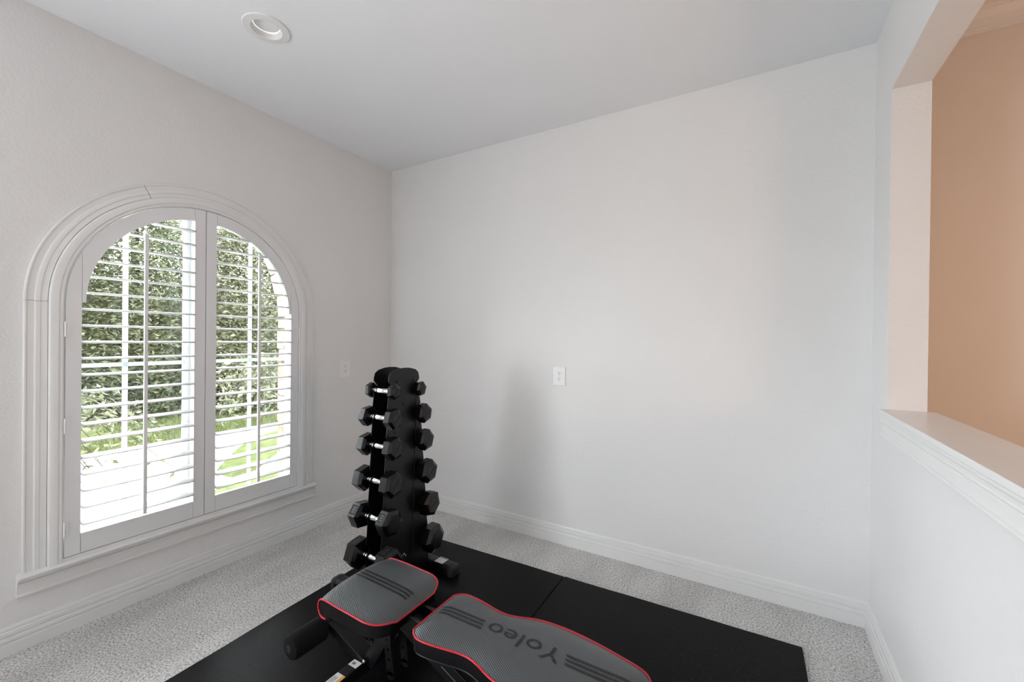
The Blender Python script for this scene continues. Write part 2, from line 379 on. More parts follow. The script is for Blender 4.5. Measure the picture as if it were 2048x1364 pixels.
# ------------------------------------------------------------------ plantation shutters
SX0, SX1 = .006, .036; SXM = .021; PR = .5480; RI = .482; ZP0 = .343; ZRT = .432
LZ = [.475 + .0752 * i for i in range(20)]; LD = .040
def arcz(y, R): return SPR + math.sqrt(max(0.0, R * R - (y - WC) ** 2))
LOUV = {}
def louver_mesh(L):
    k = round(L, 4)
    if k not in LOUV:
        n = 12; rs = []
        for yy in (-L / 2, L / 2): rs.append([(LD * math.cos(2 * PI * i / n), yy, .0052 * math.sin(2 * PI * i / n)) for i in range(n)])
        o = MB().rings(rs, True, True)
        me = bpy.data.meshes.new('louver'); me.from_pydata(o.v, [], o.f); me.update()
        bm = bmesh.new(); bm.from_mesh(me); bmesh.ops.recalc_face_normals(bm, faces=bm.faces); bm.to_mesh(me); bm.free()
        me.materials.append(M_SHUT)
        for p in me.polygons: p.use_smooth = len(p.vertices) == 4
        LOUV[k] = me
    return LOUV[k]
def shutter(s, label):
    root = thing('plantation_shutter', (SXM, WC + s * .28, ZP0), label, 'shutter', 'plantation shutter panels')
    SW = .052                      # stile width
    ya = WC + s * .0015; yb = WC + s * PR
    # meeting stile
    y1 = ya + s * SW
    pts = [(SX0, ya, ZP0), (SX0, y1, ZP0)] + [(SX0, ya + s * SW * (1 - i / 4), arcz(ya + s * SW * (1 - i / 4), PR)) for i in range(5)]
    MB().prism(pts, (SX1 - SX0, 0, 0)).build('stile', M_SHUT, root, bevel=.002)
    # hinge stile
    y2 = yb - s * SW
    pts = [(SX0, y2, ZP0), (SX0, yb, ZP0), (SX0, yb, SPR)]
    for i in range(1, 13):
        y = yb - s * SW * (i / 12); pts.append((SX0, y, arcz(y, PR)))
    MB().prism(pts, (SX1 - SX0, 0, 0)).build('stile', M_SHUT, root, bevel=.002)
    # bottom rail
    MB().box(SX0, SX1 - .001, min(y1 + s * .0008, y2 - s * .0008), max(y1 + s * .0008, y2 - s * .0008), ZP0, ZRT).build('bottom_rail', M_SHUT, root, bevel=.002)
    # arched rail
    pts = []; N = 28
    ye, yi = y2 - s * .0008, y1 + s * .0008
    for i in range(N + 1):
        y = ye + (yi - ye) * (i / N) ** 1.6; pts.append((SX0, y, arcz(y, PR)))
    inner = []
    for i in range(N + 1):
        a = (PI / 2) * (i / N); y = WC + s * RI * math.cos(a)
        if (y - yi) * s < 0: break
        inner.append((SX0, y, SPR + .004 + RI * math.sin(a)))
    inner.append((SX0, yi, arcz(yi, RI) + .004))
    pts = pts + inner[::-1] + [(SX0, WC + s * RI, SPR + .004), (SX0, ye, SPR + .004)]
    MB().prism(pts, (SX1 - .001 - SX0, 0, 0)).build('arched_rail', M_SHUT, root, bevel=.0015)
    # louvers
    for z in LZ:
        if z < SPR - .02: a, bb = y1 + s * .003, y2 - s * .003
        else:
            d = RI * RI - (z - SPR - .002) ** 2
            if d <= 0.004: continue
            bb = WC + s * (math.sqrt(d) - .004 - .01 * max(0, (z - SPR))); a = y1 + s * .003
            if abs(bb - a) < .05 or (bb - a) * s < 0: continue
        o = bpy.data.objects.new('louver', louver_mesh(abs(bb - a))); COL.objects.link(o); o.parent = root
        o.location = Vector((SXM, (a + bb) / 2, z)) - org(root); o.rotation_euler = (0, math.radians(2.5), 0)
    # tilt rod
    yr = (y1 + y2) / 2
    MB().box(SXM + LD - .001, SXM + LD + .012, yr - .0075, yr + .0075, .452, 1.835).build('tilt_rod', M_SHUT, root, bevel=.002)
    # hinges
    for z in (.47, .93, 1.36):
        h = MB().lathe((.043, yb + s * .002, z - .034), (0, 0, 1), [(0, .004), (.068, .004)], 10)
        h.box(.0365, .0395, min(yb - s * .002, yb - s * .012), max(yb - s * .002, yb - s * .012), z - .034, z + .034)
        h.build('hinge', M_PLAST, root)
    return root
shutter(-1, 'left arched shutter panel with open white louvers and tilt rod, farther from the room corner')
shutter(1, 'right arched shutter panel with open white louvers and tilt rod, nearer the dumbbell rack')

# ------------------------------------------------------------------ outlets
def outlet(c, n, u, label):
    c = Vector(c); n = Vector(n); u = Vector(u); z = Vector((0, 0, 1))
    r = thing('wall_outlet', c, label, 'outlet', 'duplex wall outlets')
    m = MB()
    rs = []
    for hw, hh, d in ((.0435, .062, 0), (.0435, .062, .004), (.0405, .059, .0065)):
        rs.append([c + u * a * hw + z * bq * hh + n * d for a, bq in ((-1, -1), (1, -1), (1, 1), (-1, 1))])
    m.rings(rs).build('cover_plate', M_PLAST, r)
    for dz in (.0195, -.0195):
        pts = [c + n * .006 + z * (dz + .0145 * math.sin(2 * PI * i / 24)) + u * max(-.0145, min(.0145, .0175 * math.cos(2 * PI * i / 24))) for i in range(24)]
        rc = MB().prism(pts, n * .0022).build('receptacle', M_PLAST, r)
        for du, hh in ((-.0064, .0045), (.0064, .0036)):
            MB().obox(c + n * .0083 + u * du + z * (dz + .004), u, n, z, .0011, .0004, hh).build('slot', M_DARK, rc)
        MB().lathe(c + n * .0079 + z * (dz - .0065), n, [(0, .0026), (.0008, .0026)], 12).build('ground_hole', M_DARK, rc)
    MB().lathe(c + n * .006, n, [(0, .003), (.0012, .003), (.0016, .002)], 12).build('screw', M_STEEL, r)
outlet((0, -.452, 1.10), (1, 0, 0), (0, 1, 0), 'white duplex outlet between the arched window and the corner')
outlet((1.5565, 0, 1.096), (0, -1, 0), (1, 0, 0), 'white duplex outlet in the middle of the plain back wall')

# ------------------------------------------------------------------ ceiling downlight
lc = Vector((.734, -1.467, H))
r = thing('recessed_light', lc, 'round white recessed ceiling light, switched off', 'light')
MB().lathe(lc, (0, 0, -1), [(0, .097), (.003, .097), (.006, .094), (.0075, .064), (.005, .062), (0, .0615)], 48, False).build('trim_ring', M_TRIM, r, True)
MB().lathe(lc + Vector((0, 0, -.0055)), (0, 0, 1), [(0, .0625), (.004, .0605), (.0052, .0612), (.009, .059), (.0102, .0597), (.014, .0575), (.0152, .058), (.0195, .056), (.021, .0565), (.026, .054), (.0275, .052)], 48, False).build('baffle', M_TRIM, r, True)
MB().lathe(lc + Vector((0, 0, .019)), (0, 0, -1), [(0, .0535), (.001, .050), (.003, .03), (.0035, .001)], 48).build('lens', M_LENS, r, True)

# ------------------------------------------------------------------ gym mats
def mat_piece(name, quad, label):
    r = thing(name, (sum(p[0] for p in quad) / 4, sum(p[1] for p in quad) / 4, 0), label, 'mat', 'rubber floor mats')
    # outline with slightly wavy cut edges
    pts = []
    for i in range(4):
        a = Vector((*quad[i], 0)); bq = Vector((*quad[(i + 1) % 4], 0)); d = (bq - a); nrm = Vector((-d.y, d.x, 0)).normalized()
        K = 26
        for k in range(K):
            t = k / K; p = a + d * t
            amp = .0035 * min(1, 6 * t, 6 * (1 - t))
            p = p + nrm * amp * mnoise.noise(Vector((p.x * 4.0, p.y * 4.0, i * 7.3 + quad[0][0])))
            pts.append(p)
    MB().rings([[p for p in pts], [p + Vector((0, 0, .011)) for p in pts], [p + (Vector((r.location.x, r.location.y, 0)) - p).normalized() * .004 + Vector((0, 0, .0135)) for p in pts]]).build('mat_sheet', M_MAT, r)
mat_piece('rubber_mat', [(.760, -2.25), (1.7975, -2.22), (1.7585, -.371), (.667, -.396)], 'black rubber mat under the dumbbell rack and bench seat')
mat_piece('rubber_mat', [(1.8015, -2.22), (2.90, -2.19), (2.866, -.338), (1.7635, -.369)], 'black rubber mat nearest the half wall')

# ------------------------------------------------------------------ dumbbell rack
ROWZ = [1.060, .923, .775, .598, .412, .212]
FY = [-1.000, -1.013, -1.016, -1.030, -1.044, -1.053]
BY = [-.805, -.790, -.780, -.763, -.747, -.727]
RX = .997
rack = thing('dumbbell_rack', (RX, -.88, .014), 'tall black two-sided dumbbell rack in the corner', 'rack')
yf = lambda z: -1.012 - (1.06 - z) * .047
yb_ = lambda z: -.787 + (1.06 - z) * .098
def side_profile():
    fr = []
    for zt, yh in list(zip(ROWZ, FY))[::-1]:
        fr += [(yf(zt), zt - .028), (yf(zt) - .006, zt - .002), (yf(zt) - .004, zt + .003), (yf(zt) + .003, zt + .001), (yh - .004, zt - .014), (yh + .012, zt - .013), (yh + .018, zt + .010), (yf(zt) + .026, zt + .024), (yf(zt), zt + .050)]
    top = [(-1.012, 1.125), (-1.004, 1.150), (-.982, 1.165), (-.94, 1.175), (-.90, 1.178), (-.86, 1.176), (-.815, 1.165), (-.795, 1.150), (-.787, 1.125)]
    bk = []
    for zt, yh in zip(ROWZ, BY):
        bk += [(yb_(zt), zt + .050), (yb_(zt) - .026, zt + .024), (yh - .018, zt + .010), (yh - .012, zt - .013), (yh + .004, zt - .014), (yb_(zt) - .003, zt + .001), (yb_(zt) + .004, zt + .003), (yb_(zt) + .006, zt - .002), (yb_(zt), zt - .028)]
    return [(-1.062, .066)] + fr + top + bk + [(-.695, .066)]
prof = side_profile()
PX = .052
for sx in (-1, 1):
    x0 = RX + sx * PX
    pl = MB().prism([(x0, y, z) for y, z in prof], (sx * .004, 0, 0)).build('side_plate', M_BLACKMETAL, rack, bevel=.0008)
    # pressed seam and bolt heads
    MB().obox((x0 + sx * .0045, -.8375 + .018, .62), (1, 0, 0), (0, 1, -.028), (0, .028, 1), .0015, .0022, .47).build('seam', M_CAP, pl)
    for by, bz in ((-.955, 1.108), (-.83, 1.108), (-.905, .985), (-.965, .845), (-.81, .860), (-.955, .53), (-.80, .50)):
        MB().lathe((x0 + sx * .004, by, bz), (sx, 0, 0), [(0, .0075), (.003, .007), (.005, .004)], 10).build('bolt', M_BLACKMETAL, pl)
MB().box(RX - PX, RX + PX, -.905, -.885, .06, 1.10).build('spine_panel', M_BLACKMETAL, rack)
for z in (.13, .5, .86, 1.13):
    MB().lathe((RX - PX, -.93, z), (1, 0, 0), [(0, .010), (2 * PX, .010)], 10).build('tie_bar', M_BLACKMETAL, rack)
def foot(yc, nm):
    X0, X1 = .785, 1.208
    sec = [(-.036, .014), (-.036, .052), (-.030, .062), (-.018, .066), (.018, .066), (.030, .062), (.036, .052), (.036, .014)]
    fb = MB().prism([(X0, yc + a, z) for a, z in sec], (X1 - X0, 0, 0)).build('foot_bar', M_BLACKMETAL, rack, bevel=.001)
    for e, d in ((X0, -1), (X1, 1)):
        rs = []
        for h, k, up in ((0, 1.06, .0015), (.022, 1.06, .0015), (.030, .92, -.002), (.034, .7, -.010)):
            rs.append([(e + d * h, yc + a * k, .014 + max(0, (z - .014)) * (1 + up * 16 / 1)) for a, z in sec])
        MB().rings(rs).build('end_cap', M_CAP, fb, True)
    return fb
foot(-1.086, 'front')
fb = foot(-.676, 'rear')
st = MB().box(1.104, 1.162, -.703, -.645, .0660, .0668).build('sticker', M_LABEL, fb); tag(st, 'white sticker')
MB().box(1.106, 1.160, -.655, -.649, .0668, .0671).build('print', M_INK, st)
MB().box(RX - PX, RX + PX, -1.07, -.69, .030, .070).build('base_beam', M_BLACKMETAL, rack, bevel=.002)
MB().tube([(1.062, -.93, .155), (1.068, -.905, .19), (1.062, -.885, .165)], .0022, 6).build('white_chevron', M_LABEL, rack)  # small white chevron of bent tube

# ------------------------------------------------------------------ dumbbells
DR = [.040, .054, .059, .066, .070, .078]     # hex circumradius
DL = [.034, .054, .060, .068, .073, .084]     # head length
HH = .064                                     # half handle
def hexring(x, r): return [(x, r * math.cos(PI / 3 * i), r * math.sin(PI / 3 * i)) for i in range(6)]
DB = {}
def db_meshes(k):
    if k in DB: return DB[k]
    R, L = DR[k], DL[k]
    def mk(name, mb, mat, smooth=False):
        me = bpy.data.meshes.new(name); me.from_pydata([tuple(v) for v in mb.v], [], mb.f); me.update()
        bm = bmesh.new(); bm.from_mesh(me); bmesh.ops.recalc_face_normals(bm, faces=bm.faces); bm.to_mesh(me); bm.free()
        me.materials.append(mat)
        if smooth:
            for p in me.polygons: p.use_smooth = True
            me.set_sharp_from_angle(angle=math.radians(40))
        return me
    c = L * .16
    head = mk('head', MB().rings([hexring(0, R * .74), hexring(c, R * .985), hexring(c * 1.15, R), hexring(L - c * 1.15, R), hexring(L - c, R * .985), hexring(L, R * .70)]), M_RUBBER)
    cap = mk('end_face', MB().rings([hexring(L - .001, R * .60), hexring(L + .0015, R * .58)]), M_RUBBER)
    cap_line = mk('end_groove', MB().box(L + .0014, L + .0022, -R * .5, R * .5, -.0012, .0012), M_BADGE)
    hp = [(-HH, .0135), (-HH + .006, .0135), (-HH + .007, .0105), (-HH + .014, .0105), (-HH + .016, .0125), (-HH + .022, .0125), (-HH + .024, .0115), (-HH + .030, .0135), (-.015, .0158), (.015, .0158), (HH - .030, .0135), (HH - .024, .0115), (HH - .022, .0125), (HH - .016, .0125), (HH - .014, .0105), (HH - .007, .0105), (HH - .006, .0135), (HH, .0135)]
    handle = mk('handle', MB().lathe((0, 0, 0), (1, 0, 0), hp, 18), M_CHROME, True)
    # cast number panel on one flat of the hexagon (local +z side of a flat whose normal is at 90 deg)
    ap = R * math.cos(PI / 6); w = R * .36; l = L * .30; xm = L / 2
    pm = MB().box(xm - l, xm + l, -w, w, ap - .0004, ap + .0003)
    panel = mk('number_panel', pm, M_BADGE)
    rm = MB()
    for a, bq, cc, d in ((-l, l, -w - .002, -w), (-l, l, w, w + .002), (-l - .002, -l, -w - .002, w + .002), (l, l + .002, -w - .002, w + .002)):
        rm.box(xm + a, xm + bq, cc, d, ap - .0004, ap + .0012)
    for q in (-.55, -.1, .35):
        rm.box(xm - l * .5, xm + l * .5, w * q, w * (q + .22), ap - .0004, ap + .0009)
    relief = mk('relief', rm, M_RIM)
    DB[k] = (head, cap, cap_line, handle, panel, relief); return DB[k]
SIZE = ['smallest', 'second smallest', 'third smallest', 'third largest', 'second largest', 'largest']
TIER = ['top', 'second', 'third', 'fourth', 'fifth', 'bottom']
# roll of each dumbbell about its handle and which flat carries the number panel
ROLLF = [25, 10, 14, 16, -8, 10]; PANF = [0, 2, 5, 5, 1, 0]
ROLLB = [10, 20, 12, 14, -14, 4]; PANB = [3, 4, 0, 0, 0, 5]
def dumbbell(k, y, z, roll, pan, label):
    head, cap, line, handle, panel, relief = db_meshes(k)
    r = thing('hex_dumbbell', (RX, y, z), label, 'dumbbell', 'hex dumbbells on the rack')
    r.rotation_euler = (math.radians(roll), 0, 0)
    link('handle', handle, r)
    for s in (1, -1):
        h = link('head', head, r); h.location = (s * HH, 0, 0)
        if s < 0: h.rotation_euler = (0, 0, PI)
        e = link('end_face', cap, h); link('end_groove', line, h).rotation_euler = (math.radians(30), 0, 0)
        p = link('number_panel', panel, h); rr = link('number_relief', relief, h)
        a = PI / 3 * pan * s
        p.rotation_euler = (a, 0, 0); rr.rotation_euler = (a, 0, 0)
for k in range(6):
    dumbbell(k, FY[k], ROWZ[k], ROLLF[k], PANF[k], '%s black hex dumbbell, %s tier, with its chrome handle showing' % (SIZE[k], TIER[k]))
for k in range(6):
    dumbbell(k, BY[k], ROWZ[k], ROLLB[k], PANB[k], '%s black hex dumbbell, %s tier, on the back-wall side of the rack' % (SIZE[k], TIER[k]))

# ------------------------------------------------------------------ weight bench
BYC = -1.452
bench = thing('weight_bench', (1.85, BYC, .014), 'black weight bench with grey pads and red piping', 'bench')
# back pad : outline by half width along x
HWT = [(1.748, .085), (1.754, .108), (1.768, .122), (1.79, .130), (1.83, .129), (1.88, .121), (1.93, .112), (1.97, .111), (2.01, .121), (2.05, .136), (2.09, .145), (2.14, .148), (2.20, .146), (2.28, .135), (2.36, .118), (2.40, .108), (2.425, .096), (2.44, .078), (2.446, .055)]
ol = [(x, BYC + h) for x, h in HWT] + [(x, BYC - h) for x, h in HWT[::-1]]
# smooth closed outline by Catmull-Rom
def smooth_loop(p, n=4):
    out = []; m = len(p)
    for i in range(m):
        p0, p1, p2, p3 = (Vector(p[(i + j - 1) % m]) for j in range(4))
        for k in range(n):
            t = k / n
            out.append(.5 * ((2 * p1) + (-p0 + p2) * t + (2 * p0 - 5 * p1 + 4 * p2 - p3) * t * t + (-p0 + 3 * p1 - 3 * p2 + p3) * t ** 3))
    return out
ol = smooth_loop(ol, 3)
ZB = .408; DOME = .024
def spine(p): return Vector((min(max(p.x, 1.84), 2.36), BYC))
def dome_t(t): return DOME * (1 - t ** 3.0)
tt = [1.0, .985, .95, .9, .82, .7, .55, .4, .25, .12]
rs = [[(*(spine(p) + (p - spine(p)) * t), ZB + dome_t(t)) for p in ol] for t in tt]
bp = MB().rings(rs, True, False)
# close the spine with a strip
n = len(ol); last = (len(tt) - 1) * n; h2 = n // 2
bp.f += [(last + i, last + (i + 1) % n, last + (n - 2 - i) % n, last + (n - 1 - i) % n) for i in range(0, h2 - 1)]
back_pad = bp.build('back_pad', M_PAD, bench, True)
shr = lambda p, t: spine(p) + (p - spine(p)) * t
MB().rings([[(*p, ZB) for p in ol], [(*shr(p, 1.005), ZB - .02) for p in ol], [(*shr(p, .99), ZB - .044) for p in ol], [(*shr(p, .93), ZB - .052) for p in ol]]).build('side_band', M_SIDE, back_pad, True)
MB().tube([(*shr(p, 1.006), ZB + .001) for p in ol], .0031, 8, True).build('piping', M_RED, back_pad, True)
MB().tube([(*shr(p, .985), ZB - .046) for p in ol], .0022, 6, True).build('lower_seam', M_SIDE, back_pad, True)
def pad_z(x, y):
    # height of the back pad cover above (x, y): solve for t by the outline half width
    w = None
    for (xa, ha), (xb, hb) in zip(HWT, HWT[1:]):
        if xa <= x <= xb: w = ha + (hb - ha) * (x - xa) / (xb - xa)
    if w is None: return ZB
    t = abs(y - BYC) / w
    if x < 1.84: t = max(t, (1.84 - x) / (1.84 - 1.750))
    if x > 2.36: t = max(t, (x - 2.36) / (2.446 - 2.36))
    return ZB + dome_t(min(1, t))
def stripe(zf, x0, x1, y0, y1, sk0, sk1, w, parent, nx=40):
    m = MB(); a = []; bq = []
    for i in range(nx + 1):
        t = i / nx
        for lst, s in ((a, -.5), (bq, .5)):
            x = x0 + (x1 - x0) * t + s * ((1 - t) * sk0 + t * sk1); y = y0 + (y1 - y0) * t + s * w
            lst.append((x, y, zf(x, y) + .0011))
    m.rings([a, [((p[0] + q[0]) / 2, (p[1] + q[1]) / 2, zf((p[0] + q[0]) / 2, (p[1] + q[1]) / 2) + .0014) for p, q in zip(a, bq)], bq], False, False)
    m.build('printed_stripe', M_PRINT, parent, True)
for k in range(3):
    o = (k - 1) * .0165
    stripe(pad_z, 1.778 + k * -.004, 1.945 - (k - 1) * .004, BYC + o, BYC + o, 0, -.006, .0092, back_pad)
    stripe(pad_z, 2.225 + (k - 1) * -.004, 2.405, BYC + o, BYC + o, -.006, 0, .0092, back_pad)
# lettering
cu = bpy.data.curves.new('lettering', 'FONT'); cu.body = 'Yoleo'; cu.size = 1; cu.resolution_u = 6; cu.space_character = 1.05
to = bpy.data.objects.new('lettering_tmp', cu); COL.objects.link(to)
bpy.context.view_layer.update()
dg = bpy.context.evaluated_depsgraph_get()
tm = bpy.data.meshes.new_from_object(to.evaluated_get(dg))
bpy.data.objects.remove(to)
bm = bmesh.new(); bm.from_mesh(tm)
bmesh.ops.triangulate(bm, faces=bm.faces)
bmesh.ops.subdivide_edges(bm, edges=[e for e in bm.edges if e.calc_length() > .12], cuts=2)
bm.to_mesh(tm); bm.free()
x0 = min(v.co.x for v in tm.vertices); x1 = max(v.co.x for v in tm.vertices); y0 = min(v.co.y for v in tm.vertices); y1 = max(v.co.y for v in tm.vertices)
o0 = org(back_pad)
for v in tm.vertices:
    x = 2.212 - (v.co.x - x0) / (x1 - x0) * .250; y = BYC + .028 - (v.co.y - y0) / (y1 - y0) * .056
    v.co = Vector((x, y, pad_z(x, y) + .0013)) - o0
tm.materials.clear(); tm.materials.append(M_PRINT); tm.name = 'lettering'
link('lettering', tm, back_pad)

# seat pad : profile along x swept across y, nose rolled down at the free end
SP = [(1.392, .352), (1.372, .352), (1.360, .358), (1.351, .372), (1.349, .388), (1.353, .403), (1.363, .412), (1.385, .4165), (1.42, .4165), (1.47, .415), (1.53, .413), (1.59, .410), (1.63, .4065), (1.648, .4035), (1.658, .400), (1.662, .396)]
SP = [(a[0] + (b_[0] - a[0]) * k / 4, a[1] + (b_[1] - a[1]) * k / 4) for a, b_ in zip(SP, SP[1:]) for k in range(4)] + [SP[-1]]
def seat_w(x):
    if x < 1.585: return .160 + .004 * min(1, (x - 1.35) / .1)
    t = (x - 1.585) / .077
    return .164 - .016 * t - .055 * max(0, t) ** 4
NV = 16
rows = []
for x, z in SP:
    w = seat_w(x); row = []
    topness = 1.0 if z > .39 else 0.3
    for j in range(-NV, NV + 1):
        vv = j / NV; vv = math.copysign(abs(vv) ** .8, vv)
        dz = .020 * (1 - abs(vv) ** 2.6) * topness
        if x > 1.60: dz *= max(0, 1 - ((x - 1.60) / .062) ** 2)
        row.append((x, BYC + vv * w, z + dz))
    rows.append(row)
seat = MB().rings(rows, False, False).build('seat_pad', M_PAD, bench, True)
BOT = lambda x: .356 if x < 1.40 else .362
sb = MB()
for s in (-1, 1):
    a = [(x, BYC + s * seat_w(x), z) for x, z in SP]; bq = [(min(max(x, 1.375), 1.655), BYC + s * seat_w(x) * .99, min(z, BOT(x))) for x, z in SP]
    sb.rings([a, bq], False, False)
xe, ze = SP[-1]
sb.rings([[(xe, BYC - seat_w(xe) + 2 * seat_w(xe) * j / 8, ze) for j in range(9)], [(xe - .007, BYC - seat_w(xe) + 2 * seat_w(xe) * j / 8, .362) for j in range(9)]], False, False)
sb.add([(1.372, BYC - .158, .355), (1.655, BYC - .10, .361), (1.58, BYC - .162, .361), (1.372, BYC + .158, .355), (1.655, BYC + .10, .361), (1.58, BYC + .162, .361)], [(0, 2, 1, 4, 5, 3)])
sb.build('side_band', M_SIDE, seat)
edge = [(x, BYC - (seat_w(x) + .001), z) for x, z in SP]
edge2 = [(x, BYC + (seat_w(x) + .001), z) for x, z in SP]
endl = [(xe + .001, BYC - seat_w(xe) + 2 * seat_w(xe) * j / 8, ze) for j in range(1, 8)]
MB().tube(edge + endl + edge2[::-1], .0031, 8).build('piping', M_RED, seat, True)
def seat_z(x, y):
    z = None
    for (xa, za), (xb, zb) in zip(SP[20:], SP[21:]):
        if xa <= x <= xb: z = za + (zb - za) * (x - xa) / (xb - xa)
    if z is None: return .40
    vv = min(1, abs(y - BYC) / seat_w(x)); dz = .020 * (1 - vv ** 2.6)
    if x > 1.60: dz *= max(0, 1 - ((x - 1.60) / .062) ** 2)
    return z + dz
for k in range(3):
    o = (k - 1) * .0175
    stripe(seat_z, 1.375, 1.632, BYC + o, BYC + o, 0, 0, .0095, seat, 50)
# frame
MB().box(1.40, 1.64, BYC - .06, BYC + .06, .345, .362).build('seat_board', M_BLACKMETAL, bench, bevel=.002)
MB().box(1.80, 2.38, BYC - .07, BYC + .07, .338, .357).build('back_board', M_BLACKMETAL, bench, bevel=.002)
MB().bar((1.205, BYC, .196), (1.425, BYC, .122), .060, .034).build('roller_arm', M_BLACKMETAL, bench, bevel=.002)
br = MB().bar((1.197, BYC, .203), (1.222, BYC, .1945), .056, .040).build('roller_bracket', M_CAP, bench, bevel=.002)
MB().bar((1.44, BYC, .12), (1.585, BYC, .35), .05, .04, (0, 1, 0)).build('front_post', M_BLACKMETAL, bench, bevel=.002)
fc = MB().box(1.388, 1.432, BYC - .31, BYC + .31, .078, .128).build('front_crossbar', M_BLACKMETAL, bench, bevel=.003)
for s in (-1, 1):
    MB().box(1.380, 1.440, BYC + s * .31 - .03, BYC + s * .31 + .03, .014, .134).build('foot_cap', M_CAP, fc, bevel=.004)
l1 = MB().box(1.3895, 1.4305, -1.516, -1.487, .1281, .1287).build('sticker', M_LABEL, fc); tag(l1, 'small white sticker')
MB().box(1.398, 1.412, -1.507, -1.497, .1287, .129).build('print', M_INK, l1)
l2 = MB().box(1.3895, 1.4190, -1.715, -1.560, .1281, .1287).build('sticker', M_LABEL, fc); tag(l2, 'white sticker with grey lines')
for q in range(3): MB().box(1.394 + q * .007, 1.3965 + q * .007, -1.705, -1.575, .1287, .129).build('print', M_INK, l2)
l3 = MB().box(1.4192, 1.4310, -1.715, -1.560, .1281, .1287).build('sticker', M_ORANGE, fc); tag(l3, 'orange warning strip')
for q in range(4): MB().box(1.4218, 1.4245, -1.70 + q * .03, -1.68 + q * .03, .1287, .129).build('print', M_INK, l3)
for q in range(4): MB().box(1.34 + q * .014, 1.345 + q * .014, BYC + .028, BYC + .075, .112, .118).build('spring_coil', M_STEEL, bench)
mbm = MB().bar((1.56, BYC, .372), (2.27, BYC, .052), .056, .062).build('main_beam', M_BLACKMETAL, bench, bevel=.003)
MB().bar((1.80, BYC - .0285, .262), (2.16, BYC - .0285, .10), .0012, .003).build('edge_line', M_STEEL, mbm)
rc = MB().box(2.25, 2.30, BYC - .22, BYC + .22, .022, .068).build('rear_crossbar', M_BLACKMETAL, bench, bevel=.003)
for s in (-1, 1):
    MB().box(2.243, 2.307, BYC + s * .22 - .025, BYC + s * .22 + .025, .014, .074).build('foot_cap', M_CAP, rc, bevel=.004)
# back rest prop
MB().bar((1.95, BYC, .345), (1.80, BYC, .24), .04, .02).build('prop', M_BLACKMETAL, bench, bevel=.002)
# perforated adjustment straps
for s in (-1, 1):
    y = BYC + s * .035; d = Vector((1.578 - 1.545, 0, .145 - .355)); L = d.length; d.normalize(); sd = Vector((0, 1, 0)).cross(d)
    p0 = Vector((1.545, y, .355)); m = MB()
    for k in (-1, 1): m.obox(p0 + d * L / 2 + sd * k * .011, d, (0, 1, 0), sd, L / 2, .002, .0055)
    t = 0; holes = [.09, .125, .16, .195]
    cuts = [0] + [c for h in holes for c in (h - .005, h + .005)] + [L]
    for a, bq in zip(cuts[0::2], cuts[1::2]): m.obox(p0 + d * (a + bq) / 2, d, (0, 1, 0), sd, (bq - a) / 2, .002, .0055)
    m.lathe(p0 + d * L + Vector((0, -.002, 0)), (0, 1, 0), [(0, .0165), (.004, .0165)], 20)
    m.build('adjustment_strap', M_BLACKMETAL, bench)
for (x, y, z) in ((1.575, BYC - .045, .372), (1.60, BYC - .045, .36), (1.435, BYC - .028, .135), (1.70, BYC - .04, .35), (1.725, BYC - .04, .35)):
    MB().lathe((x, y, z), (0, -1, 0), [(0, .007), (.005, .007), (.007, .004)], 8).build('bolt', M_STEEL, bench)
MB().box(1.55, 1.78, BYC - .042, BYC - .030, .335, .385).box(1.55, 1.78, BYC + .030, BYC + .042, .335, .385).build('hinge_bracket', M_BLACKMETAL, bench, bevel=.002)
for s in (-1, 1):
    ya, yb2 = BYC + s * .040, BYC + s * .182
    ro = MB().lathe((1.212, ya, .190), (0, s, 0), [(0, .030), (.004, .040), (.012, .045), (.128, .045), (.138, .040), (.142, .030)], 28).build('foam_roller', M_FOAM, bench, True)
    MB().lathe((1.212, yb2, .190), (0, s, 0), [(-.002, .013), (.002, .013), (.003, .009), (.0005, .008)], 16).build('end_plug', M_CAP, ro, True)
MB().lathe((1.212, BYC - .18, .190), (0, 1, 0), [(0, .009), (.36, .009)], 12).build('roller_rod', M_STEEL, bench, True)

# ------------------------------------------------------------------ outdoors
GZ = -.30
struct(MB().box(-60, -T, -40, 60, GZ - .2, GZ - .02).build('ground', M_LAWN), 'open ground outside the house', 'ground')
struct(MB().box(-5.0, -2.35, -14, 14, GZ - .1, GZ).build('driveway', M_CONC), 'bright pale concrete driveway outside the window', 'driveway')
struct(MB().box(-2.35, -T, -14, -.45, GZ - .1, GZ + .01).build('planting_bed', M_SOIL), 'pale tan gravel bed below the window', 'ground')
# grass blades
def blades(name, n, boxes, label):
    m = MB()
    for i in range(n):
        x0, x1, y0, y1 = random.choice(boxes)
        x = random.uniform(x0, x1); y = random.uniform(y0, y1); a = random.uniform(0, 2 * PI); h = random.uniform(.04, .09); w = .006
        dx, dy = math.cos(a), math.sin(a); lx, ly = random.uniform(-.04, .04), random.uniform(-.04, .04)
        m.add([(x - dx * w, y - dy * w, GZ - .02), (x + dx * w, y + dy * w, GZ - .02), (x + lx, y + ly, GZ + h)], [(0, 1, 2)])
    me = bpy.data.meshes.new(name); me.from_pydata(m.v, [], m.f); me.materials.append(M_GRASS)
    o = link(name, me); tag(o, label, 'grass', kind='stuff')
blades('lawn_grass', 16000, [(-6.2, -5.0, -1.6, 5.5), (-6.2, -5.0, -1.6, 5.5), (-7.4, -6.2, .1, 7)], 'strip of short green lawn beyond the driveway')
